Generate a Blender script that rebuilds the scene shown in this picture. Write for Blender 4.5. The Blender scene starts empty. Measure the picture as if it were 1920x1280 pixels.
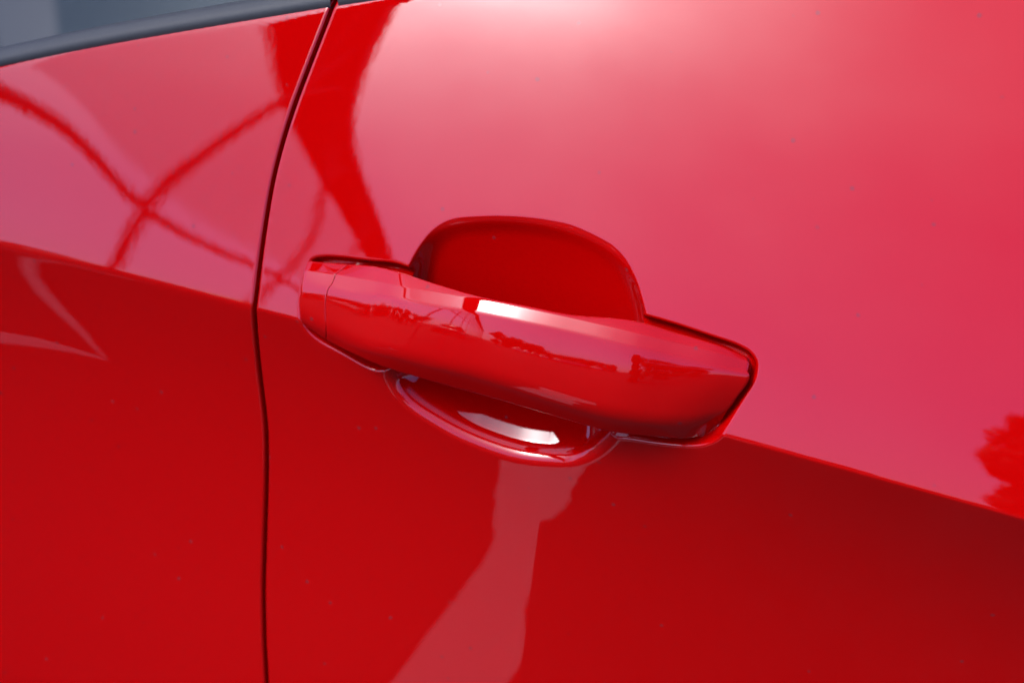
import bpy, bmesh, math, random
import numpy as np
from mathutils import Vector, Matrix

R = math.radians
scene = bpy.context.scene

# ------------------------------------------------------------------ camera
YAW, PITCH, ROLL, DIST, FOCAL = R(20), R(28), R(4.5), 0.75, 50.0
PIVOT = np.array([0.0, 0.0, 0.85])          # point of the door in the middle of the picture
fwd = np.array([-math.sin(YAW)*math.cos(PITCH), math.cos(YAW)*math.cos(PITCH), -math.sin(PITCH)])
rgt0 = np.array([math.cos(YAW), math.sin(YAW), 0.0])
up0 = np.cross(rgt0, fwd)
# rolled so that the horizontal lines of the car run down to the right
rgt = math.cos(ROLL)*rgt0 + math.sin(ROLL)*up0
up = math.cos(ROLL)*up0 - math.sin(ROLL)*rgt0
EYE = PIVOT - DIST*fwd
FPX = FOCAL/36.0*1920.0

cam_data = bpy.data.cameras.new('camera')
cam = bpy.data.objects.new('camera', cam_data)
scene.collection.objects.link(cam)
cam.matrix_world = Matrix(((rgt[0], up[0], -fwd[0], EYE[0]),
                           (rgt[1], up[1], -fwd[1], EYE[1]),
                           (rgt[2], up[2], -fwd[2], EYE[2]),
                           (0, 0, 0, 1)))
cam_data.lens = FOCAL
cam_data.sensor_width = 36
cam_data.clip_start = 0.01
cam_data.clip_end = 2000
cam_data.dof.use_dof = True
cam_data.dof.focus_distance = DIST-0.02
cam_data.dof.aperture_fstop = 6.3
cam_data.dof.aperture_blades = 7
scene.camera = cam

# ------------------------------------------------------------------ sky and sun
SUN_EL, SUN_AZ = R(48.5), R(38)     # azimuth measured from straight out of the door (-Y) towards the rear (-X)
world = bpy.data.worlds.new('World')
scene.world = world
world.use_nodes = True
wn, wl = world.node_tree.nodes, world.node_tree.links
bg = wn['Background']
sky = wn.new('ShaderNodeTexSky')
sky.sky_type = 'NISHITA'
sky.sun_disc = False
sky.sun_elevation = SUN_EL
sky.sun_rotation = math.pi + SUN_AZ
sky.air_density = 1.0
sky.dust_density = 0.5
sky.ozone_density = 4.0
bg.inputs['Strength'].default_value = 0.10
sun_dir = Vector((-math.sin(SUN_AZ)*math.cos(SUN_EL), -math.cos(SUN_AZ)*math.cos(SUN_EL), math.sin(SUN_EL)))
# thin high haze: forward scattering round the sun (Henyey-Greenstein), uneven like thin cloud
HAZE, HG = 0.88, 0.87
wtc = wn.new('ShaderNodeTexCoord')
dot = wn.new('ShaderNodeVectorMath'); dot.operation = 'DOT_PRODUCT'; dot.inputs[1].default_value = sun_dir
wl.new(wtc.outputs['Generated'], dot.inputs[0])
den = wn.new('ShaderNodeMath'); den.operation = 'MULTIPLY_ADD'; den.inputs[1].default_value = -2*HG; den.inputs[2].default_value = 1+HG*HG
wl.new(dot.outputs['Value'], den.inputs[0])
pw = wn.new('ShaderNodeMath'); pw.operation = 'POWER'; pw.inputs[1].default_value = -1.5
wl.new(den.outputs[0], pw.inputs[0])
cn = wn.new('ShaderNodeTexNoise'); cn.inputs['Scale'].default_value = 5.0; cn.inputs['Detail'].default_value = 3
wl.new(wtc.outputs['Generated'], cn.inputs['Vector'])
cm = wn.new('ShaderNodeMapRange'); cm.inputs['From Min'].default_value = .3; cm.inputs['From Max'].default_value = .7
cm.inputs['To Min'].default_value = .78; cm.inputs['To Max'].default_value = 1.22
wl.new(cn.outputs['Fac'], cm.inputs['Value'])
hz = wn.new('ShaderNodeMath'); hz.operation = 'MULTIPLY'
wl.new(pw.outputs[0], hz.inputs[0]); wl.new(cm.outputs['Result'], hz.inputs[1])
hc = wn.new('ShaderNodeVectorMath'); hc.operation = 'SCALE'; hc.inputs[0].default_value = (HAZE, HAZE*.95, HAZE*.9)
wl.new(hz.outputs[0], hc.inputs['Scale'])
sm = wn.new('ShaderNodeVectorMath'); sm.operation = 'ADD'
tint = wn.new('ShaderNodeVectorMath'); tint.operation = 'MULTIPLY'; tint.inputs[1].default_value = (.90, .92, 1.75)
wl.new(sky.outputs['Color'], tint.inputs[0]); wl.new(tint.outputs['Vector'], sm.inputs[0]); wl.new(hc.outputs['Vector'], sm.inputs[1])
wl.new(sm.outputs['Vector'], bg.inputs['Color'])
sun_data = bpy.data.lights.new('sun', 'SUN')
sun_data.energy = 0.6
sun_data.angle = R(12)
sun_data.color = (1.0, 0.95, 0.88)
sun = bpy.data.objects.new('sun', sun_data)
scene.collection.objects.link(sun)
sun.rotation_euler = sun_dir.to_track_quat('Z', 'Y').to_euler()
sun.location = (0, -3, 6)

scene.view_settings.view_transform = 'Standard'
scene.view_settings.look = 'None'
scene.view_settings.gamma = 1.0
scene.view_settings.exposure = 0.88
scene.render.engine = 'CYCLES'
scene.cycles.use_denoising = True
scene.cycles.max_bounces = 10

# ------------------------------------------------------------------ shape of the car's side
def ray(px, py):
    d = fwd + rgt*((px-960.0)/FPX) + up*((640.0-py)/FPX)
    return d

def spline(pts, n=12, closed=False):
    """dense centripetal-ish Catmull-Rom through 2D/3D points"""
    P = np.array(pts, float)
    N = len(P)
    out = []
    segs = N if closed else N-1
    for i in range(segs):
        if closed:
            p0, p1, p2, p3 = P[i-1], P[i], P[(i+1) % N], P[(i+2) % N]
        else:
            p1, p2 = P[i], P[i+1]
            p0 = P[i-1] if i > 0 else 2*p1-p2
            p3 = P[i+2] if i+2 < N else 2*p2-p1
        a = np.linalg.norm(p1-p0)**.5+1e-9; b = np.linalg.norm(p2-p1)**.5+1e-9; c = np.linalg.norm(p3-p2)**.5+1e-9
        t0, t1 = 0.0, a; t2, t3 = t1+b, t1+b+c
        for k in range(n):
            t = t1+(t2-t1)*k/n
            A1 = (t1-t)/(t1-t0)*p0+(t-t0)/(t1-t0)*p1
            A2 = (t2-t)/(t2-t1)*p1+(t-t1)/(t2-t1)*p2
            A3 = (t3-t)/(t3-t2)*p2+(t-t2)/(t3-t2)*p3
            B1 = (t2-t)/(t2-t0)*A1+(t-t0)/(t2-t0)*A2
            B2 = (t3-t)/(t3-t1)*A2+(t-t1)/(t3-t1)*A3
            out.append((t2-t)/(t2-t1)*B1+(t-t1)/(t2-t1)*B2)
    if not closed:
        out.append(P[-1])
    return np.array(out)

def smooth_table(xs, ys, x0, x1, n=800, sig=0.02):
    X = np.linspace(x0, x1, n)
    Y = np.interp(X, xs, ys)
    # linear extension beyond the samples
    sl0 = (ys[1]-ys[0])/(xs[1]-xs[0]); sl1 = (ys[-1]-ys[-2])/(xs[-1]-xs[-2])
    Y = np.where(X < xs[0], ys[0]+sl0*(X-xs[0]), Y)
    Y = np.where(X > xs[-1], ys[-1]+sl1*(X-xs[-1]), Y)
    dx = X[1]-X[0]; m = int(3*sig/dx)+1
    k = np.exp(-.5*(np.arange(-m, m+1)*dx/sig)**2); k /= k.sum()
    Yp = np.concatenate([Y[0]+(Y[1]-Y[0])*np.arange(-m, 0), Y, Y[-1]+(Y[-1]-Y[-2])*np.arange(1, m+1)])
    return X, np.convolve(Yp, k, 'valid')

# plan curve of the side: gently convex door, swelling rear haunch
_px = np.linspace(-1.2, 1.4, 2601)
def _plan_slope(x):                       # d(outward)/dx
    s = -x/3.2
    hx = np.clip(-0.10-x, 0, 0.32)        # haunch begins behind the door edge
    s = s - 0.50*hx
    return s
_ps = _plan_slope(_px)
_kk = np.exp(-.5*(np.arange(-90, 91)*0.001/0.028)**2); _kk /= _kk.sum()
_ps = np.convolve(np.pad(_ps, 90, 'edge'), _kk, 'valid')
_ph = np.concatenate([[0], np.cumsum((_ps[1:]+_ps[:-1])*.5*np.diff(_px))])
_ph -= np.interp(0, _px, _ph)
def plan(x):
    return np.interp(x, _px, _ph)

def unproj_plan(px, py, off=0.0):
    """point on the vertical sheet outward = plan(x)+off seen at a pixel"""
    d = ray(px, py)
    h = off
    for _ in range(40):
        t = (-h-EYE[1])/d[1]
        p = EYE+t*d
        h = plan(p[0])+off
    return p

crease_px = [(-120, 434), (0, 461), (150, 494), (300, 533), (430, 567), (560, 600), (760, 655), (960, 709),
             (1160, 764), (1370, 820), (1560, 873), (1740, 922), (1920, 973), (2050, 1008)]
_cp = np.array([unproj_plan(*p) for p in crease_px])
_cx, _cz = smooth_table(_cp[:, 0], _cp[:, 2], -1.2, 1.4, 2601, 0.02)
def crease(x):
    return np.interp(x, _cx, _cz)

# section of the side, t = height above the crease
_t = np.linspace(-0.8, 0.8, 16001)
def soft(v, sig):
    """gaussian smoothing of a table sampled every 0.1 mm"""
    m = int(3*sig/1e-4)
    k = np.exp(-.5*(np.arange(-m, m+1)*1e-4/sig)**2); k /= k.sum()
    return np.convolve(np.pad(v, m, 'edge'), k, 'valid')
def _lean(t):                              # tilt of the outward normal above the horizon, degrees
    upper = np.interp(t, [0, .02, .06, .12, .20, .8], [17.5, 19.5, 22.5, 26.5, 31, 48])
    lower = np.interp(-t, [0, .02, .06, .12, .2, .32, .45, .8], [-13, -11.5, -6, 1.5, 7.5, 8, 0, -22])
    upper, lower = soft(upper, .012), soft(lower, .012)
    w = 1/(1+np.exp(-np.clip(t/0.00045, -60, 60)))
    return upper*w+lower*(1-w)
_sl = -np.tan(np.radians(_lean(_t)))
_kk = np.exp(-.5*(np.arange(-8, 9)/2.5)**2); _kk /= _kk.sum()
_sl = np.convolve(np.pad(_sl, 8, 'edge'), _kk, 'valid')
_sh = np.concatenate([[0], np.cumsum((_sl[1:]+_sl[:-1])*.5*np.diff(_t))])
_sh -= np.interp(0, _t, _sh)
_tw = soft(np.interp(_t, [0, .025, .046, .065, .09, .11, .14, .17, .2, .3], np.array([0, .004, .0065, .001, -.006, -.007, -.002, .006, .007, 0])*1.5), .010)
def base(x, z):
    """outward distance of the bare body side"""
    t = z-crease(x)
    q = np.interp(t, _t, _tw)
    return plan(x)+np.interp(t, _t, _sh)+(x+.11)*np.exp(-((x+.11)/.12)**2)*q+flare(x)*np.clip(-t, 0, .3)
def flare(x):
    """below the crease the rear swells out and the front is drawn in"""
    return np.tan(np.radians(-np.where(x > .02, 14.0, 9.5)*np.tanh((x-.02)/.24)))

def unproj(px, py, off=0.0):
    """point of the body side (plus an outward offset) seen at a pixel"""
    d = ray(px, py)
    lo, hi = 0.3, 2.2
    ts = np.linspace(lo, hi, 400)
    P = EYE[None]+ts[:, None]*d[None]
    f = -P[:, 1]-(base(P[:, 0], P[:, 2])+off)
    i = int(np.argmax(f < 0))
    lo, hi = ts[max(i-1, 0)], ts[i]
    for _ in range(40):
        m = .5*(lo+hi); p = EYE+m*d
        if -p[1]-(base(p[0], p[2])+off) < 0: hi = m
        else: lo = m
    return EYE+.5*(lo+hi)*d

def at_depth(px, py, h):
    """point at outward distance plan(x)+h seen at a pixel"""
    return unproj_plan(px, py, h)

# traced outlines -> (x, z) on the body side
seam_px = [(630, -10), (622, 15), (600, 70), (575, 135), (550, 200), (525, 280), (508, 350), (495, 430), (484, 510), (478, 570),
           (477, 600), (480, 640), (486, 700), (494, 760), (499, 810), (499, 900), (496, 1000), (493, 1100), (495, 1200), (500, 1290)]
_sp = np.array([unproj(*p) for p in seam_px])
_o = np.argsort(_sp[:, 2])
_sz, _sx = smooth_table(_sp[_o, 2], _sp[_o, 0], 0.2, 1.25, 2101, 0.007)
def seam(z):
    return np.interp(z, _sz, _sx)

belt_px = [(-100, 140), (0, 121), (122, 92), (285, 63), (447, 36), (560, 17), (628, 5), (700, -5)]
_bp = np.array([unproj(*p) for p in belt_px])
_bx0, _bz0 = list(_bp[:, 0]), list(_bp[:, 2])
_sl_b = (_bz0[-1]-_bz0[-2])/(_bx0[-1]-_bx0[-2])
_bx0 += [_bx0[-1]+.15, _bx0[-1]+.5, 1.4]
_bz0 += [_bz0[-1]+.15*_sl_b, _bz0[-1]+.24*_sl_b+.02, _bz0[-1]+.24*_sl_b+.03]
_bx, _bz = smooth_table(np.array(_bx0), np.array(_bz0), -1.2, 1.4, 2601, 0.03)
def belt(x):
    return np.interp(x, _bx, _bz)

scoop_px = [(766, 492), (786, 458), (812, 429), (845, 411), (900, 405), (960, 405), (1020, 411), (1080, 424), (1130, 446),
            (1170, 480), (1195, 525), (1207, 562), (1214, 592), (1216, 650), (1205, 730), (1180, 800), (1152, 838), (1123, 861),
            (1084, 876), (1045, 878), (979, 871), (927, 857), (862, 831), (805, 800), (758, 768), (732, 740), (717, 712),
            (714, 680), (722, 620), (742, 545)]
bed_l_px = [(775, 500), (745, 489), (690, 483), (640, 477), (604, 476), (585, 480), (573, 495), (563, 540), (559, 585), (565, 612),
            (590, 638), (640, 667), (685, 692), (704, 699), (722, 700), (790, 690), (830, 600), (810, 520)]
bed_r_px = [(1190, 580), (1214, 587), (1260, 600), (1330, 623), (1385, 642), (1411, 658), (1424, 682), (1420, 712), (1398, 752),
            (1368, 802), (1350, 826), (1322, 838), (1290, 840), (1240, 836), (1180, 827), (1140, 822), (1100, 800), (1080, 700), (1110, 600)]
def to_xz(pxs, n=10):
    P = np.array([unproj(*p) for p in pxs])[:, [0, 2]]
    return spline(P, n, True)
scoop_xz, bedl_xz, bedr_xz = to_xz(scoop_px), to_xz(bed_l_px), to_xz(bed_r_px)

def sdf(X, Z, poly):
    """signed distance, positive inside"""
    out = np.empty(X.shape)
    A = poly; B = np.roll(poly, -1, 0)
    D = B-A; L2 = (D**2).sum(1)
    for s in range(0, len(X), 8000):
        x = X[s:s+8000, None]; z = Z[s:s+8000, None]
        wx = x-A[None, :, 0]; wz = z-A[None, :, 1]
        u = np.clip((wx*D[None, :, 0]+wz*D[None, :, 1])/L2[None], 0, 1)
        d = np.sqrt(((wx-u*D[None, :, 0])**2+(wz-u*D[None, :, 1])**2).min(1))
        c = (A[None, :, 1] <= z) != (B[None, :, 1] <= z)
        xi = A[None, :, 0]+(z-A[None, :, 1])/np.where(np.abs(D[:, 1]) < 1e-12, 1e-12, D[:, 1])[None]*D[None, :, 0]
        inside = ((c & (x < xi)).sum(1) % 2) == 1
        out[s:s+8000] = np.where(inside, d, -d)
    return out

def roll(d, r, slope):
    """rolled lip: depth after distance d for a lip of radius r that ends at the given slope; also its width"""
    th = np.arctan(slope)
    d1 = r*np.sin(th)
    lip = r-np.sqrt(np.maximum(r**2-np.clip(d, 0, d1)**2, 0))
    return np.where(d > 0, lip, 0), d1

SC_LO, SC_HI = scoop_xz[:, 1].min(), scoop_xz[:, 1].max()
def carve(x, z):
    """depth of the finger scoop and of the bed round the handle ends"""
    out = np.zeros_like(x)
    bb = (x > bedl_xz[:, 0].min()-.01) & (x < bedr_xz[:, 0].max()+.01) & (z > SC_LO-.01) & (z < SC_HI+.01)
    if not bb.any(): return out
    X, Z = x[bb], z[bb]
    ds, dl, dr = sdf(X, Z, scoop_xz), sdf(X, Z, bedl_xz), sdf(X, Z, bedr_xz)
    zr = np.clip((Z-SC_LO)/(SC_HI-SC_LO), 0, 1)
    # lower half: rolled lip, a steep step, then a long even ramp into the cup
    r = np.interp(zr, [.0, .3, .5, 1], [.0090, .0085, .0024, .0010])
    lip, d1 = roll(ds, r, 2.3)
    e = np.maximum(ds-d1, 0)
    t1 = np.clip(e/.004, 0, 1); t2 = np.clip(e/.030, 0, 1); t3 = np.clip((e-.030)/.012, 0, 1)
    sl = .95+.22*np.clip((-.022-X)/.040, 0, 1)+.42*np.clip((X-.020)/.03, 0, 1)
    lower = lip+.0014*(1-(1-t1)**3)+sl*(.030*t2)+sl*.012*(t3-.5*t3*t3)
    t = Z-crease(X)                         # the side below the crease, carried on straight above it
    skirt = np.where(t < -.006, base(X, Z)-plan(X), np.interp(-.006, _t, _sh)+flare(X)*.006+(t+.006)*(math.tan(R(11))-flare(X)))
    lower = base(X, Z)-(plan(X)+skirt-lower)
    # upper half: the cup's back wall stands upright and slightly hollow and meets the leaning sheet at its rim
    lip, d1 = roll(ds, r, 1.3)
    e = np.maximum(ds-d1, 0)
    zm = SC_LO+.42*(SC_HI-SC_LO)
    wall = -.0365+.0050*((Z-zm)/(SC_HI-zm))**2+.0118*((X-.001)/.075)**2
    need = np.maximum(base(X, Z)-plan(X)-wall, 0)
    tt = np.clip(e/.013, 0, 1)
    upper = np.minimum(lip, need)+np.maximum(need-lip, 0)*(1-(1-tt)**3)
    w = np.clip((zr-.30)/.16, 0, 1); w = w*w*(3-2*w)
    a = np.where(ds > 0, lower*(1-w)+upper*w, 0)
    db = np.maximum(dl, dr)
    lip, d1 = roll(db, np.full_like(db, .0024), 2.4)
    b = lip+.0050*(1-(1-np.clip((db-d1)/.0035, 0, 1))**1.7)
    out[bb] = np.maximum(a, b)
    return out

# ------------------------------------------------------------------ mesh helpers
def link(name, me, mat=None, parent=None, smooth=True):
    o = bpy.data.objects.new(name, me)
    scene.collection.objects.link(o)
    if mat: me.materials.append(mat)
    if smooth: me.polygons.foreach_set('use_smooth', [True]*len(me.polygons))
    if parent:
        o.parent = parent
        o.matrix_parent_inverse = parent.matrix_world.inverted()
    return o

def empty(name, loc):
    o = bpy.data.objects.new(name, None)
    scene.collection.objects.link(o)
    o.location = loc
    o.empty_display_size = .1
    bpy.context.view_layer.update()
    return o

def tag(o, label=None, category=None, group=None, kind=None):
    for k, v in (('label', label), ('category', category), ('group', group), ('kind', kind)):
        if v: o[k] = v
    return o

def grid_mesh(name, V, flip=False, close_u=False, close_v=False):
    """V: array (nu, nv, 3)"""
    nu, nv = V.shape[:2]
    idx = np.arange(nu*nv).reshape(nu, nv)
    if close_u: idx = np.vstack([idx, idx[:1]])
    if close_v: idx = np.hstack([idx, idx[:, :1]])
    a, b, c, d = idx[:-1, :-1].ravel(), idx[1:, :-1].ravel(), idx[1:, 1:].ravel(), idx[:-1, 1:].ravel()
    F = np.stack([a, d, c, b] if flip else [a, b, c, d], 1).astype(np.int32)
    me = bpy.data.meshes.new(name)
    me.vertices.add(nu*nv); me.vertices.foreach_set('co', V.reshape(-1).astype(np.float32))
    me.loops.add(F.size); me.loops.foreach_set('vertex_index', F.ravel())
    me.polygons.add(len(F)); me.polygons.foreach_set('loop_start', np.arange(0, F.size, 4, dtype=np.int32))
    me.update(calc_edges=True)
    me.validate()
    return me

def box_bm(bm, c, s, rot=None):
    m = Matrix.Translation(c) @ (rot.to_4x4() if rot else Matrix.Identity(4)) @ Matrix.Diagonal((s[0], s[1], s[2], 1))
    return bmesh.ops.create_cube(bm, size=1, matrix=m)

def bm_mesh(name, bm):
    me = bpy.data.meshes.new(name); bm.to_mesh(me); bm.free(); return me

def tube(pts, rad, seg=8, squash=None):
    """vertex grid of a tube along a polyline"""
    P = np.array(pts, float); n = len(P)
    T = np.gradient(P, axis=0); T /= np.linalg.norm(T, axis=1)[:, None]+1e-12
    ref = np.array([0, 0, 1.0]) if abs(T[0][2]) < .9 else np.array([0, 1.0, 0])
    out = np.zeros((n, seg, 3))
    rad = np.broadcast_to(rad, (n,))
    u = ref-T[0]*ref.dot(T[0]); u /= np.linalg.norm(u)
    for i in range(n):
        u = u-T[i]*u.dot(T[i]); u /= np.linalg.norm(u)
        w = np.cross(T[i], u)
        for k in range(seg):
            a = 2*math.pi*k/seg
            out[i, k] = P[i]+rad[i]*(math.cos(a)*u+math.sin(a)*w)
    return out

# ------------------------------------------------------------------ materials
def new_mat(name):
    m = bpy.data.materials.new(name); m.use_nodes = True
    return m, m.node_tree.nodes, m.node_tree.links, m.node_tree.nodes['Principled BSDF']

def paint_material():
    m, n, l, p = new_mat('red_car_paint')
    p.inputs['Roughness'].default_value = .38
    p.inputs['Specular IOR Level'].default_value = .0
    p.inputs['Coat Weight'].default_value = 1.0
    p.inputs['Coat IOR'].default_value = 1.5
    tc = n.new('ShaderNodeTexCoord')
    # tiny dried water marks and dust
    vo = n.new('ShaderNodeTexVoronoi'); vo.inputs['Scale'].default_value = 55; vo.inputs['Randomness'].default_value = 1
    l.new(tc.outputs['Object'], vo.inputs['Vector'])
    ns = n.new('ShaderNodeTexNoise'); ns.inputs['Scale'].default_value = 900; ns.inputs['Detail'].default_value = 3
    l.new(tc.outputs['Object'], ns.inputs['Vector'])
    add = n.new('ShaderNodeMath'); add.operation = 'MULTIPLY_ADD'
    l.new(ns.outputs['Fac'], add.inputs[0]); add.inputs[1].default_value = .05; l.new(vo.outputs['Distance'], add.inputs[2])
    mr = n.new('ShaderNodeMapRange'); mr.inputs['From Min'].default_value = .060; mr.inputs['From Max'].default_value = .115
    mr.inputs['To Min'].default_value = 1; mr.inputs['To Max'].default_value = 0
    l.new(add.outputs[0], mr.inputs['Value'])
    sel = n.new('ShaderNodeSeparateColor'); l.new(vo.outputs['Color'], sel.inputs['Color'])
    gt = n.new('ShaderNodeMath'); gt.operation = 'GREATER_THAN'; gt.inputs[1].default_value = .28
    l.new(sel.outputs['Red'], gt.inputs[0])
    sp = n.new('ShaderNodeMath'); sp.operation = 'MULTIPLY'; l.new(mr.outputs['Result'], sp.inputs[0]); l.new(gt.outputs[0], sp.inputs[1])
    mix = n.new('ShaderNodeMix'); mix.data_type = 'RGBA'
    mix.inputs['A'].default_value = (.335, .0002, .0004, 1); mix.inputs['B'].default_value = (.22, .010, .012, 1)
    f = n.new('ShaderNodeMath'); f.operation = 'MULTIPLY'; f.inputs[1].default_value = 1.0
    l.new(sp.outputs[0], f.inputs[0]); l.new(f.outputs[0], mix.inputs['Factor'])
    l.new(mix.outputs['Result'], p.inputs['Base Color'])
    cr = n.new('ShaderNodeMath'); cr.operation = 'MULTIPLY_ADD'; cr.inputs[1].default_value = .10; cr.inputs[2].default_value = .012
    l.new(sp.outputs[0], cr.inputs[0]); l.new(cr.outputs[0], p.inputs['Coat Roughness'])
    # faint orange peel of the clear coat
    op = n.new('ShaderNodeTexNoise'); op.inputs['Scale'].default_value = 190; op.inputs['Detail'].default_value = 1
    l.new(tc.outputs['Object'], op.inputs['Vector'])
    bp = n.new('ShaderNodeBump'); bp.inputs['Strength'].default_value = .011; bp.inputs['Distance'].default_value = .0006
    l.new(op.outputs['Fac'], bp.inputs['Height']); l.new(bp.outputs['Normal'], p.inputs['Coat Normal'])
    return m
PAINT = paint_material()

def plain(name, col, rough=.5, spec=.5, noise=0, nscale=40, bump=0, metallic=0):
    m, n, l, p = new_mat(name)
    p.inputs['Roughness'].default_value = rough
    p.inputs['Specular IOR Level'].default_value = spec
    p.inputs['Metallic'].default_value = metallic
    p.inputs['Base Color'].default_value = (*col, 1)
    if noise or bump:
        tc = n.new('ShaderNodeTexCoord')
        ns = n.new('ShaderNodeTexNoise'); ns.inputs['Scale'].default_value = nscale; ns.inputs['Detail'].default_value = 5
        l.new(tc.outputs['Object'], ns.inputs['Vector'])
        mix = n.new('ShaderNodeMix'); mix.data_type = 'RGBA'
        mix.inputs['A'].default_value = (*[c*(1-noise) for c in col], 1)
        mix.inputs['B'].default_value = (*[min(1, c*(1+noise)) for c in col], 1)
        l.new(ns.outputs['Fac'], mix.inputs['Factor']); l.new(mix.outputs['Result'], p.inputs['Base Color'])
        if bump:
            bp = n.new('ShaderNodeBump'); bp.inputs['Strength'].default_value = bump; bp.inputs['Distance'].default_value = .002
            l.new(ns.outputs['Fac'], bp.inputs['Height']); l.new(bp.outputs['Normal'], p.inputs['Normal'])
    return m
RUBBER = plain('black_rubber', (.006, .006, .007), .55, .3, .2, 300, .05)
TRIM = plain('grey_trim', (.034, .037, .036), .6, .35, .15, 400, .05)
SHEET = plain('dark_inner_metal', (.05, .002, .003), .6, .2, .2, 30)

# ------------------------------------------------------------------ the car
GAP = .0023
def z_rows(fine0, fine1, step):
    a = np.concatenate([np.arange(.30, .60, .01), np.arange(.60, fine0-.0005, .002), np.arange(fine0, fine1, step), np.arange(fine1+.0005, 1.20, .002)])
    return a

def belt_roll(x, z):
    """the sheet turns inward at the window line"""
    d = z-(belt(x)-.003)
    r = .006
    return np.where(d <= 0, 0, np.where(d < r*.97, r-np.sqrt(np.maximum(r*r-np.minimum(d, r*.97)**2, 0)), r*.76+(d-r*.97)*4.0))

def panel(u, z, sign, do_carve):
    """vertex grid of a panel that starts at the door gap; first columns are the folded edge"""
    er = .0017                                  # radius of the folded edge
    U, Z = np.meshgrid(u, z, indexing='ij')
    X = seam(Z)+sign*(GAP/2+U)
    H = base(X, Z)-belt_roll(X, Z)
    if do_carve:
        H = H-carve(X.ravel(), Z.ravel()).reshape(X.shape)
    # rounded edge
    q = np.clip(er-U, 0, er)
    H = H-(er-np.sqrt(np.maximum(er*er-q*q, 0)))
    V = np.stack([X, -H, Z], -1)
    fl = []
    for dep in (.030, .012, .004, .0015):       # return flange
        f = V[0].copy(); f[:, 1] += dep; fl.append(f)
    return np.concatenate([np.array(fl), V], 0)

car = empty('car', (0, .9, 0))
tag(car, 'glossy red car seen close at its door handle, with dark side window', 'car')

u_edge = np.array([0, .0001, .0003, .0006, .0010, .0014, .0018, .0022, .0030, .004])
u_door = np.concatenate([u_edge, np.arange(.0050, .3001, .0006), np.arange(.302, .45, .003), np.arange(.452, 1.27, .012)])
z_fine0, z_fine1 = scoop_xz[:, 1].min()-.006, scoop_xz[:, 1].max()+.006
Vd = panel(u_door, z_rows(z_fine0, z_fine1, .0005), 1, True)
door = link('door', grid_mesh('door', Vd), PAINT, car)
tag(door, 'glossy red door skin with a finger scoop behind the handle')
u_q = np.concatenate([u_edge, np.arange(.005, .45, .003), np.arange(.45, .98, .012)])
Vq = panel(u_q, z_rows(z_fine0, z_fine1, .002), -1, False)
quarter = link('quarter_panel', grid_mesh('quarter_panel', Vq, flip=True), PAINT, car)

# inner body side behind the gap and the windows' lower part
X, Z = np.meshgrid(np.linspace(-1.12, 1.10, 70), np.linspace(0, 1, 40), indexing='ij')
Z = .3+Z*(belt(X)-.012-.3)
Hb = base(X, Z)-.045
inner = link('inner_body_side', grid_mesh('inner_body_side', np.stack([X, -Hb, Z], -1)), SHEET, car)

# ------------------------------------------------------------------ handle (rails traced from the photograph, each at its own depth)
A_px = [(583, 489), (652, 495), (702, 499), (751, 511), (824, 534), (905, 557), (987, 573), (1068, 589), (1184, 600), (1266, 623), (1347, 647), (1394, 666)]
B_px = [(577, 507), (628, 514), (702, 527), (755, 537), (824, 549), (905, 562), (990, 579), (1075, 597), (1190, 624), (1270, 643), (1345, 661), (1400, 677)]
C_px = [(567, 556), (611, 562), (690, 584), (745, 599), (815, 617), (895, 637), (980, 659), (1060, 680), (1175, 705), (1255, 716), (1328, 722), (1390, 724)]
D_px = [(568.5, 598), (610.75, 619), (676.25, 645), (731.75, 661), (805.0, 680), (882.25, 698), (962.25, 722), (1042.25, 748), (1152.0, 778), (1231.75, 790), (1288.5, 791), (1347.0, 781)]
E_px = [(573, 614), (610, 639), (662, 666), (713, 688), (784, 710), (860, 731), (946, 755), (1030, 780), (1141, 811), (1220, 820), (1285, 824), (1329, 819)]
#          u:     left ................................. middle ............................. right
uu = np.linspace(0, 1, 12)
B2_px = [(574, 524), (622, 531), (696, 549), (750, 560), (819, 573), (899, 586), (984, 603), (1069, 621), (1183, 647), (1263, 666), (1339, 682), (1397, 694)]
_us = [0, .09, .2, .35, .5, .65, .8, .9, 1]
def prof(v):
    c = spline(np.stack([_us, v], 1), 20)
    return np.interp(uu, c[:, 0], c[:, 1])
ridge = prof([-5, -3, 2.5, 8.5, 10.5, 8, .5, -5, -10.5])
def next_rail(P, pxs, degs):
    """next rail down the face: each point lies on its pixel's ray where the face from P to it leans by deg"""
    out = []
    for p, (px, py), dg in zip(P, pxs, degs):
        d = ray(px, py)
        n = np.array([0, -math.cos(R(dg)), math.sin(R(dg))])
        out.append(EYE+d*((p-EYE).dot(n)/d.dot(n)))
    return np.array(out)
def rail(pxs, hs):
    return np.array([at_depth(px, py, h*.001) for (px, py), h in zip(pxs, hs)])
rB = rail(B_px, ridge)
rA = next_rail(rB, A_px, prof([64, 63, 60, 58, 56, 56, 58, 60, 60]))
rB2 = next_rail(rB, B2_px, prof([34, 36, 38, 40, 40, 40, 40, 39, 37]))
rC = next_rail(rB2, C_px, prof([21, 22, 21.5, 18.5, 17.5, 17.5, 17.5, 17.5, 17]))
rD = next_rail(rC, D_px, prof([15, 15.5, 15, 12.5, 11.5, 11.5, 11.5, 11.5, 11.5]))
rE = next_rail(rD, E_px, prof([-26, -26, -27, -28, -28, -28, -28, -27, -26]))
rails = [rA, rB, rB2, rC, rD, rE]
back_lo = rails[5]+np.array([0, .010, .004])
back_hi = rails[0]+np.array([0, .007, -.004])
rails = [back_hi]+rails+[back_lo]
NU = 16
dense = np.array([spline(r, NU) for r in rails])           # (7, 177, 3)
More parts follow.
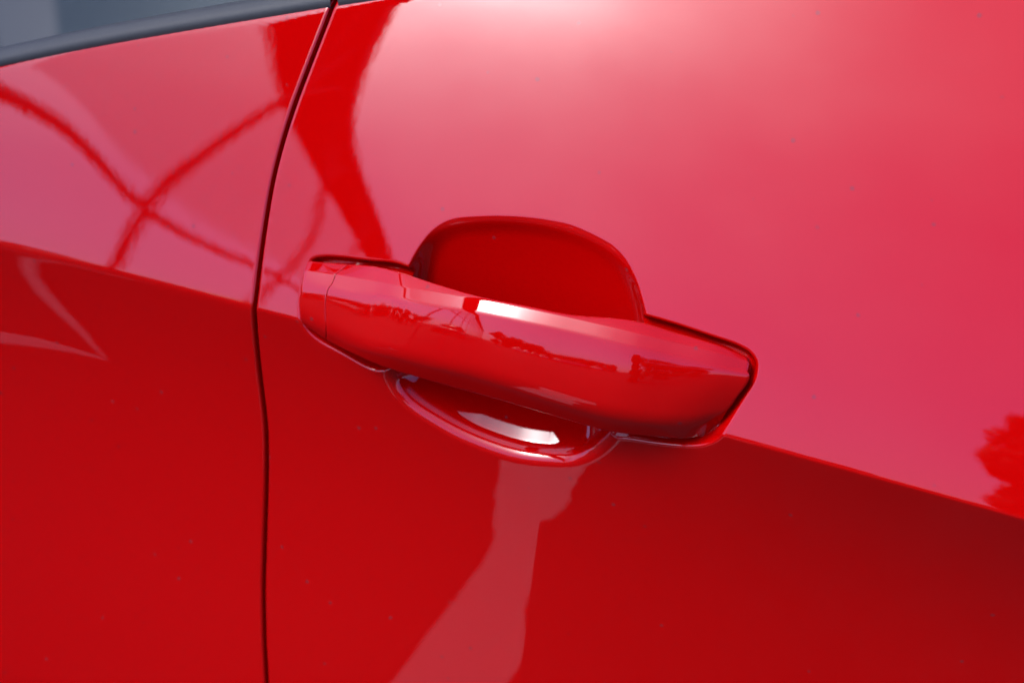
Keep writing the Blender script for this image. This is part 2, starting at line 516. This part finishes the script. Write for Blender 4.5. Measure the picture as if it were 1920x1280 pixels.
def bez(p0, p1, p2, n):
    t = np.linspace(0, 1, n)[:, None]
    return (1-t)**2*p0+2*t*(1-t)*p1+t*t*p2
def section(P):
    """closed section: flat top, soft ridge, bowed face, turned-under lower edge"""
    G, A, B, B2, C, D, E, F = P
    K = 2*C-(B2+D)*.5
    poly = [G, A, B, B2, K, D, E, F]
    L = [np.linalg.norm(poly[(i+1) % 8]-poly[i]) for i in range(8)]
    c2 = min(.0012, L[3]*.4, L[2]*.5); cd = min(.0060, L[4]*.4)
    cut_in = [.002, .0012, .0006, c2, L[3]-c2-1e-5, cd, .0030, .002]
    cut_out = [.002, .0012, .0006, c2, L[4]-cd-1e-5, min(.0060, .5*L[5]), .0030, .002]
    cnt = [4, 6, 8, 10, 26, 14, 8, 4]
    out = []
    for i, Q in enumerate(poly):
        a, b = poly[i-1]-Q, poly[(i+1) % 8]-Q
        la, lb = np.linalg.norm(a), np.linalg.norm(b)
        ca = cut_in[i] if i in (3, 4, 5) else min(cut_in[i], .45*la)
        cb = cut_out[i] if i in (3, 4) else min(cut_out[i], .45*lb)
        out.append(bez(Q+a/la*ca, Q, Q+b/lb*cb, cnt[i]))
    return np.concatenate(out)
def shrink(sec, amount, push):
    """one ring of a rounded end: pulled to its own middle and pushed along the bar"""
    c = sec.mean(0)
    d = sec-c; L = np.linalg.norm(d, axis=1)[:, None]
    return c+d*np.maximum(L-amount, L*.02)/L+push
def rounded_end(V, end, depth, inset):
    """rings that roll the bar's end over"""
    sec = V[0] if end == 0 else V[-1]
    nxt = V[3] if end == 0 else V[-4]
    axis = (sec.mean(0)-nxt.mean(0)); axis /= np.linalg.norm(axis)
    out = []
    for a in np.linspace(0, 90, 9)[1:]:
        a = R(a)
        out.append(shrink(sec, inset*(1-math.cos(a)), axis*depth*math.sin(a)))
    for f in (.5, .85, .99):
        s = out[7]; c = s.mean(0); out.append(c+(s-c)*(1-f))
    return np.array(out)

all_secs = np.array([section(dense[:, i]) for i in range(dense.shape[1])])
cut = NU                                           # ring where the lock cover meets the bar
cap_V = all_secs[:cut+1]
bar_V = all_secs[cut:]
cap_end = rounded_end(cap_V, 0, .0030, .0035)
cap_in = rounded_end(cap_V, 1, .0003, .0009)
cap_V = np.concatenate([cap_end[::-1], cap_V, cap_in], 0)
axis0 = (bar_V[3].mean(0)-bar_V[0].mean(0)); axis0 /= np.linalg.norm(axis0)
bar_V = bar_V.copy(); bar_V[0] += axis0*.0008
bar_end = rounded_end(bar_V, 1, .0026, .0034)
bar_in = rounded_end(bar_V, 0, .0003, .0009)
bar_V = np.concatenate([bar_in[::-1], bar_V, bar_end], 0)
handle = link('door_handle', grid_mesh('door_handle', bar_V, close_v=True), PAINT, door)
tag(handle, 'red pull handle bar with a bright ridge along its top')
cap = link('handle_end_cap', grid_mesh('handle_end_cap', cap_V, close_v=True), PAINT, door)
tag(cap, 'short red cover at the end of the handle by the door gap')


# black seal round the two ends of the handle, down in the bed
def end_seal(pxs, hs):
    P = spline(np.array([at_depth(px, py, h*.001) for (px, py), h in zip(pxs, hs)]), 8)
    return link('handle_seal', grid_mesh('handle_seal', tube(P+np.array([0, .0045, 0]), .0016, 8), close_v=True), RUBBER, door)
end_seal([(690, 492), (640, 486), (602, 485), (583, 492), (573, 515), (567, 560), (566, 598), (580, 622), (612, 643), (662, 670), (712, 692)],
         [-14, -14.5, -14.5, -14, -11, -7, -5, -5, -6, -7, -7])
end_seal([(1266, 622), (1347, 646), (1392, 663), (1410, 684), (1396, 722), (1368, 770), (1340, 812), (1322, 824), (1285, 829), (1220, 824), (1150, 815)],
         [-20, -21, -21, -19, -15, -10, -6, -5, -6, -6, -7])

# ------------------------------------------------------------------ window line
GLASS = plain('dark_window_glass', (.008, .016, .018), .02, .32)
def strip(x0, x1, lo, hi, out_lo, out_hi, name, mat, parent, n=120, bulge=.003):
    """moulding that follows the window line; lo/hi above the sheet's edge, out = outward of the sheet"""
    X = np.linspace(x0, x1, n)
    sec = []
    for v in np.linspace(0, 1, 9):
        zz = belt(X)+lo+(hi-lo)*v
        hh = base(X, belt(X))+out_lo+(out_hi-out_lo)*v+bulge*math.sin(math.pi*v)
        sec.append(np.stack([X, -hh, zz], -1))
    sec = sec[:]
    top = sec[-1].copy(); top[:, 1] += .012; bot = sec[0].copy(); bot[:, 1] += .012
    V = np.array([bot]+sec+[top]).transpose(1, 0, 2)
    return link(name, grid_mesh(name, V), mat, parent)
xs_b = float(seam(belt(-.147)))
X, T = np.meshgrid(np.linspace(-1.12, xs_b+.001, 80), np.linspace(0, .38, 20), indexing='ij')
Hg = base(X, belt(X))-.012-T*math.tan(R(34))-T*T*.25
win = link('quarter_window', grid_mesh('quarter_window', np.stack([X, -Hg, belt(X)+.006+T], -1)), GLASS, car)
strip(-1.12, xs_b-.001, -.0025, .0085, .0005, -.005, 'window_trim', TRIM, win)
X, T = np.meshgrid(np.linspace(xs_b+.004, 1.10, 80), np.linspace(0, .38, 20), indexing='ij')
Hg = base(X, belt(X))-.012-T*math.tan(R(34))-T*T*.25
dwin = link('door_window', grid_mesh('door_window', np.stack([X, -Hg, belt(X)+.006+T], -1)), GLASS, car)
strip(xs_b+.0035, 1.10, -.0025, .0085, .0005, -.005, 'window_trim', TRIM, dwin)

# ------------------------------------------------------------------ the place that the paint mirrors
ASPHALT = plain('worn_asphalt', (.021, .021, .022), .95, .1, .35, 18, .3)
bm = bmesh.new()
bmesh.ops.create_grid(bm, x_segments=8, y_segments=8, size=150)
ground = link('ground', bm_mesh('ground', bm), ASPHALT, smooth=False); ground['kind'] = 'structure'
PALE_LIGHT = plain('painted_light', (.24, .24, .25), .7, .3, .25, 30)  # pale tone that stands for light falling on the asphalt

# lit ground between shadows, put into colour as a pale patch beside the car
def light_patch(left, right, seed, jit=.0025):
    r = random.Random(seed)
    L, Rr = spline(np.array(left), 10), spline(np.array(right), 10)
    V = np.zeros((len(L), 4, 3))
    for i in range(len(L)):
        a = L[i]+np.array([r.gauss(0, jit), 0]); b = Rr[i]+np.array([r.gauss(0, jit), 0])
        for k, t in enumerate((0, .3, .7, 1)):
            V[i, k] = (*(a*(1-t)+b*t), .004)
    return link('painted_light_patch', grid_mesh('painted_light_patch', V, flip=True), PALE_LIGHT, ground, False)
light_patch([(-.27, -.45), (-.261, -.81), (-.239, -.956), (-.211, -1.11), (-.22, -1.338), (-.238, -1.497), (-.25, -1.9)],
        [(-.11, -.45), (-.10, -.65), (-.075, -.80), (-.094, -1.0), (-.06, -1.14), (.01, -1.22), (.05, -1.7)], 3)  # outline shaped so the door mirrors it as a lit strip
light_patch([(-1.29, -.85), (-1.26, -.99), (-1.235, -1.13), (-1.205, -1.31)], [(-1.25, -.85), (-1.225, -.99), (-1.20, -1.13), (-1.195, -1.31)], 5, .002)  # added strip, gives the pale band mirrored under the left crease
light_patch([(-1.75, -1.66), (-1.48, -1.47), (-1.33, -1.38), (-1.2, -1.32)], [(-1.75, -1.58), (-1.48, -1.41), (-1.33, -1.34), (-1.2, -1.31)], 6, .002)  # second added strip for those mirrored bands, no mark lies there

# covered walkway: its roof edge runs away from the car at CA from straight out, the roof lies towards the rear
CA = R(22.4)
E1 = np.array([-math.sin(CA), -math.cos(CA), 0]); E2 = np.array([-math.cos(CA), math.sin(CA), 0]); EZ = np.array([0, 0, 1.0])
ROOF = 3.5
EDGE0 = E2*(ROOF-.85)/2.8
def cp(a, b, z): return EDGE0+E1*a+E2*b+EZ*z
STEEL = plain('painted_steel', (.05, .052, .055), .6, .3, .2, 8)
m, n, l, p = new_mat('milky_roof_sheet')
p.inputs['Base Color'].default_value = (.75, .80, .86, 1); p.inputs['Roughness'].default_value = .5
tr = n.new('ShaderNodeBsdfTranslucent'); tr.inputs['Color'].default_value = (.72, .80, .9, 1)
mx0 = n.new('ShaderNodeMixShader'); mx0.inputs[0].default_value = .75
l.new(p.outputs[0], mx0.inputs[1]); l.new(tr.outputs[0], mx0.inputs[2])
cl = n.new('ShaderNodeBsdfTransparent'); cl.inputs['Color'].default_value = (.85, .9, .95, 1)
mx = n.new('ShaderNodeMixShader'); mx.inputs[0].default_value = .6
l.new(mx0.outputs[0], mx.inputs[1]); l.new(cl.outputs[0], mx.inputs[2]); l.new(mx.outputs[0], n['Material Output'].inputs['Surface'])
SHEETING = m
walk = empty('covered_walkway', tuple(cp(0, 0, 0)))
tag(walk, 'steel walkway canopy with translucent roof, mirrored in the red paint', 'canopy')
rotE = Matrix((( *E1[:2], 0), (*E2[:2], 0), (0, 0, 1))).transposed()
def cbox(name, a0, a1, b0, b1, z0, z1, mat):
    bm = bmesh.new()
    box_bm(bm, Vector(cp((a0+a1)/2, (b0+b1)/2, (z0+z1)/2)), (a1-a0, b1-b0, z1-z0), rotE)
    return link(name, bm_mesh(name, bm), mat, walk, False)
LEN0, LEN1, WID = -2.14, 41.86, 1.9
cbox('gutter_beam', LEN0, LEN1, 0, .36, ROOF, ROOF+.10, STEEL)
cbox('eave_beam', LEN0, LEN1, WID-.07, WID, ROOF, ROOF+.10, STEEL)
for a in np.arange(LEN0, LEN1-.1, 2.0):
    cbox('roof_sheet', a, a+2.0-.012, .365, WID-.34, ROOF+.06, ROOF+.072, SHEETING)
    ac = a+2.0
    if ac < 3: continue                     # the end over the car hangs free
    b = .06
    link('column', grid_mesh('column', tube([cp(ac, b, 0), cp(ac, b, 1), cp(ac, b, 2), cp(ac, b, ROOF-.002)], .019, 10), close_v=True), STEEL, walk)
    for da in (-1, 1):
        k = [cp(ac+da*(.03+t*.85), b, ROOF-.55+.535*math.sin(t*math.pi/2)) for t in np.linspace(0, 1, 7)]
        link('curved_brace', grid_mesh('curved_brace', tube(k, .011, 6), close_v=True), STEEL, walk)

# trees beyond the parking place
rng = random.Random(4)
LEAF = plain('tree_leaves', (.055, .085, .03), .6, .3, .5, 3)
BARK = plain('tree_bark', (.10, .08, .06), .9, .2, .3, 6)
def polar(az, dist): return np.array([-math.sin(R(az))*dist, -math.cos(R(az))*dist, 0])
def make_tree(pos, h, w, nleaf, seed, label, leaf=.018, group=None, low=.12):
    r = random.Random(seed)
    t = empty('broadleaf_tree', tuple(pos)); tag(t, label, 'tree', group)
    th = h*.35
    link('trunk', grid_mesh('trunk', tube([pos, pos+EZ*th*.5+np.array([.1, 0, 0]), pos+EZ*th, pos+EZ*h*.8], np.array([.03, .025, .02, .006])*h, 8), close_v=True), BARK, t)
    clumps = [(np.array([r.gauss(0, .28)*w, r.gauss(0, .28)*w, h*(low+(.88-low)*r.random())]), w*r.uniform(.22, .36)) for _ in range(26 if low else 80)]
    vs, fs = [], []
    for _ in range(nleaf):
        c, cr = r.choice(clumps)
        d = np.array([r.gauss(0, 1) for _ in range(3)]); d /= np.linalg.norm(d)
        q = pos+c+d*cr*(r.random()**.35)
        a = np.array([r.gauss(0, 1) for _ in range(3)]); a /= np.linalg.norm(a)
        b = np.cross(a, d); b /= np.linalg.norm(b)+1e-9
        s = h*leaf*r.uniform(.7, 1.5)
        i = len(vs); vs += [q-a*s, q+b*s*.6, q+a*s, q-b*s*.6]; fs.append((i, i+1, i+2, i+3))
    me = bpy.data.meshes.new('crown'); me.from_pydata([tuple(v) for v in vs], [], fs)
    link('crown', me, LEAF, t, False)
spots = [(20.4, 60, 7.4, 2.6)]
for k in range(12):
    spots.append((18.6-2.05*k+rng.uniform(-.4, .4), rng.uniform(54, 60), rng.uniform(4.2, 6.6) if k < 7 else rng.uniform(3.4, 4.3), rng.uniform(2.8, 3.6)))
for k in range(9):
    spots.append((39+4.2*k+rng.uniform(-.8, .8), rng.uniform(26, 30), rng.uniform(2.4, 3.6), rng.uniform(1.6, 2.2)))
for az, d, h, w in spots:
    make_tree(polar(az, d), h, w, 3200, rng.randrange(9999), 'broad tree in the far row, mirrored along the door handle' if az < 22 else
              'low leafy tree behind the walkway, mirrored in the handle cover', .032, 'far row of broad trees' if az < 22 else 'low trees behind the walkway')
make_tree(polar(-16.9, 9), 3.7, .74, 30000, 28, 'dense round-topped shrub mirrored in the door above its crease', leaf=.013, low=0.0)
make_tree(polar(-26, 14), 4.8, 2.2, 6000, 29, 'tall loose tree standing beyond the round-topped shrub')

# ------------------------------------------------------------------ parked cars, seen only as reflections in the handle
TYRE = plain('tyre_rubber', (.02, .02, .02), .8, .3)
ALLOY = plain('alloy_rim', (.45, .45, .46), .35, .5, metallic=.8)
LAMP = plain('lamp_lens', (.75, .75, .78), .1, .5)
def parked_car(pos, heading, col, label):
    root = empty('parked_car', tuple(pos))
    tag(root, label, 'car', 'cars parked beyond the red car')
    body = plain('car_body_paint', col, .25, .5)
    c, sn = math.cos(heading), math.sin(heading)
    def W(P): return np.stack([pos[0]+P[..., 0]*c-P[..., 1]*sn, pos[1]+P[..., 0]*sn+P[..., 1]*c, pos[2]+P[..., 2]], -1)
    def loft(name, rows, mat):
        """rows: (x, half width low, half width high, z low, z high) along the car"""
        V = np.array([[(x, -wl, zl), (x, -wl*1.02, zl+.5*(zh-zl)), (x, -wh, zh), (x, 0, zh+.03), (x, wh, zh), (x, wl*1.02, zl+.5*(zh-zl)), (x, wl, zl), (x, 0, zl)] for x, wl, wh, zl, zh in rows])
        first, last = V[:1]*0+V[:1].mean(1, keepdims=True), V[-1:]*0+V[-1:].mean(1, keepdims=True)
        return link(name, grid_mesh(name, W(np.concatenate([first, V, last])), close_v=True), mat, root)
    loft('body', [(-2.15, .70, .66, .40, .62), (-2.10, .80, .74, .28, .78), (-1.6, .86, .78, .22, .90), (-.8, .88, .80, .20, .93), (.4, .88, .80, .20, .92),
                  (1.2, .87, .76, .20, .86), (1.9, .84, .70, .24, .74), (2.15, .72, .60, .34, .60)], body)
    loft('cabin_glass', [(-1.75, .72, .66, .86, .92), (-1.1, .74, .58, .90, 1.34), (-.2, .74, .58, .90, 1.40), (.35, .74, .56, .90, 1.34), (1.15, .70, .66, .84, .90)], GLASS)
    loft('roof', [(-1.15, .58, .54, 1.34, 1.37), (-.2, .59, .55, 1.40, 1.43), (.35, .57, .53, 1.35, 1.375)], body)
    for x in (-1.35, 1.35):
        for y in (-.80, .80):
            t = np.linspace(0, 2*math.pi, 21)[:-1]
            prof_ = [(.20, -.09), (.31, -.10), (.33, -.05), (.33, .05), (.31, .10), (.20, .09)]
            V = np.array([[(x+r*math.cos(a), y+o, .33+r*math.sin(a)) for r, o in prof_] for a in t])
            wheel = link('wheel', grid_mesh('wheel', W(V), close_u=True, close_v=True), TYRE, root)
            V = np.array([[(x+r*math.cos(a), y+o*(1 if y > 0 else -1), .33+r*math.sin(a)) for r, o in ((.02, .07), (.12, .06), (.20, .085))] for a in t])
            link('rim', grid_mesh('rim', W(V), close_u=True), ALLOY, wheel)
    for y in (-.58, .58):
        a = np.linspace(0, 2*math.pi, 13)[:-1]
        V = np.array([[(2.00+.10*k, y+.16*(1-k*.5)*math.cos(q), .62+.06*(1-k*.5)*math.sin(q)) for q in a] for k in (0, .5, 1)])
        link('headlight', grid_mesh('headlight', W(V), close_v=True), LAMP, root)
for az, d, hd, col, lab in [
        (14.5, 44, 95, (.55, .55, .56), 'silver saloon car parked in front of the far tree row'),
        (11.6, 44, 92, (.70, .70, .70), 'white saloon car parked between the silver and the black one'),
        (8.8, 44, 90, (.02, .02, .025), 'black saloon car parked in front of the far tree row'),
        (5.9, 44, 88, (.62, .62, .60), 'pale beige saloon car parked next to the black one'),
        (3.0, 44, 86, (.05, .09, .20), 'dark blue saloon car parked in front of the far tree row'),
        (0.1, 43, 85, (.45, .47, .50), 'grey saloon car parked at the end of the far row'),
        (31.0, 17, 60, (.03, .03, .035), 'charcoal saloon car standing beyond the walkway columns')]:
    parked_car(polar(az, d), R(hd), col, lab)
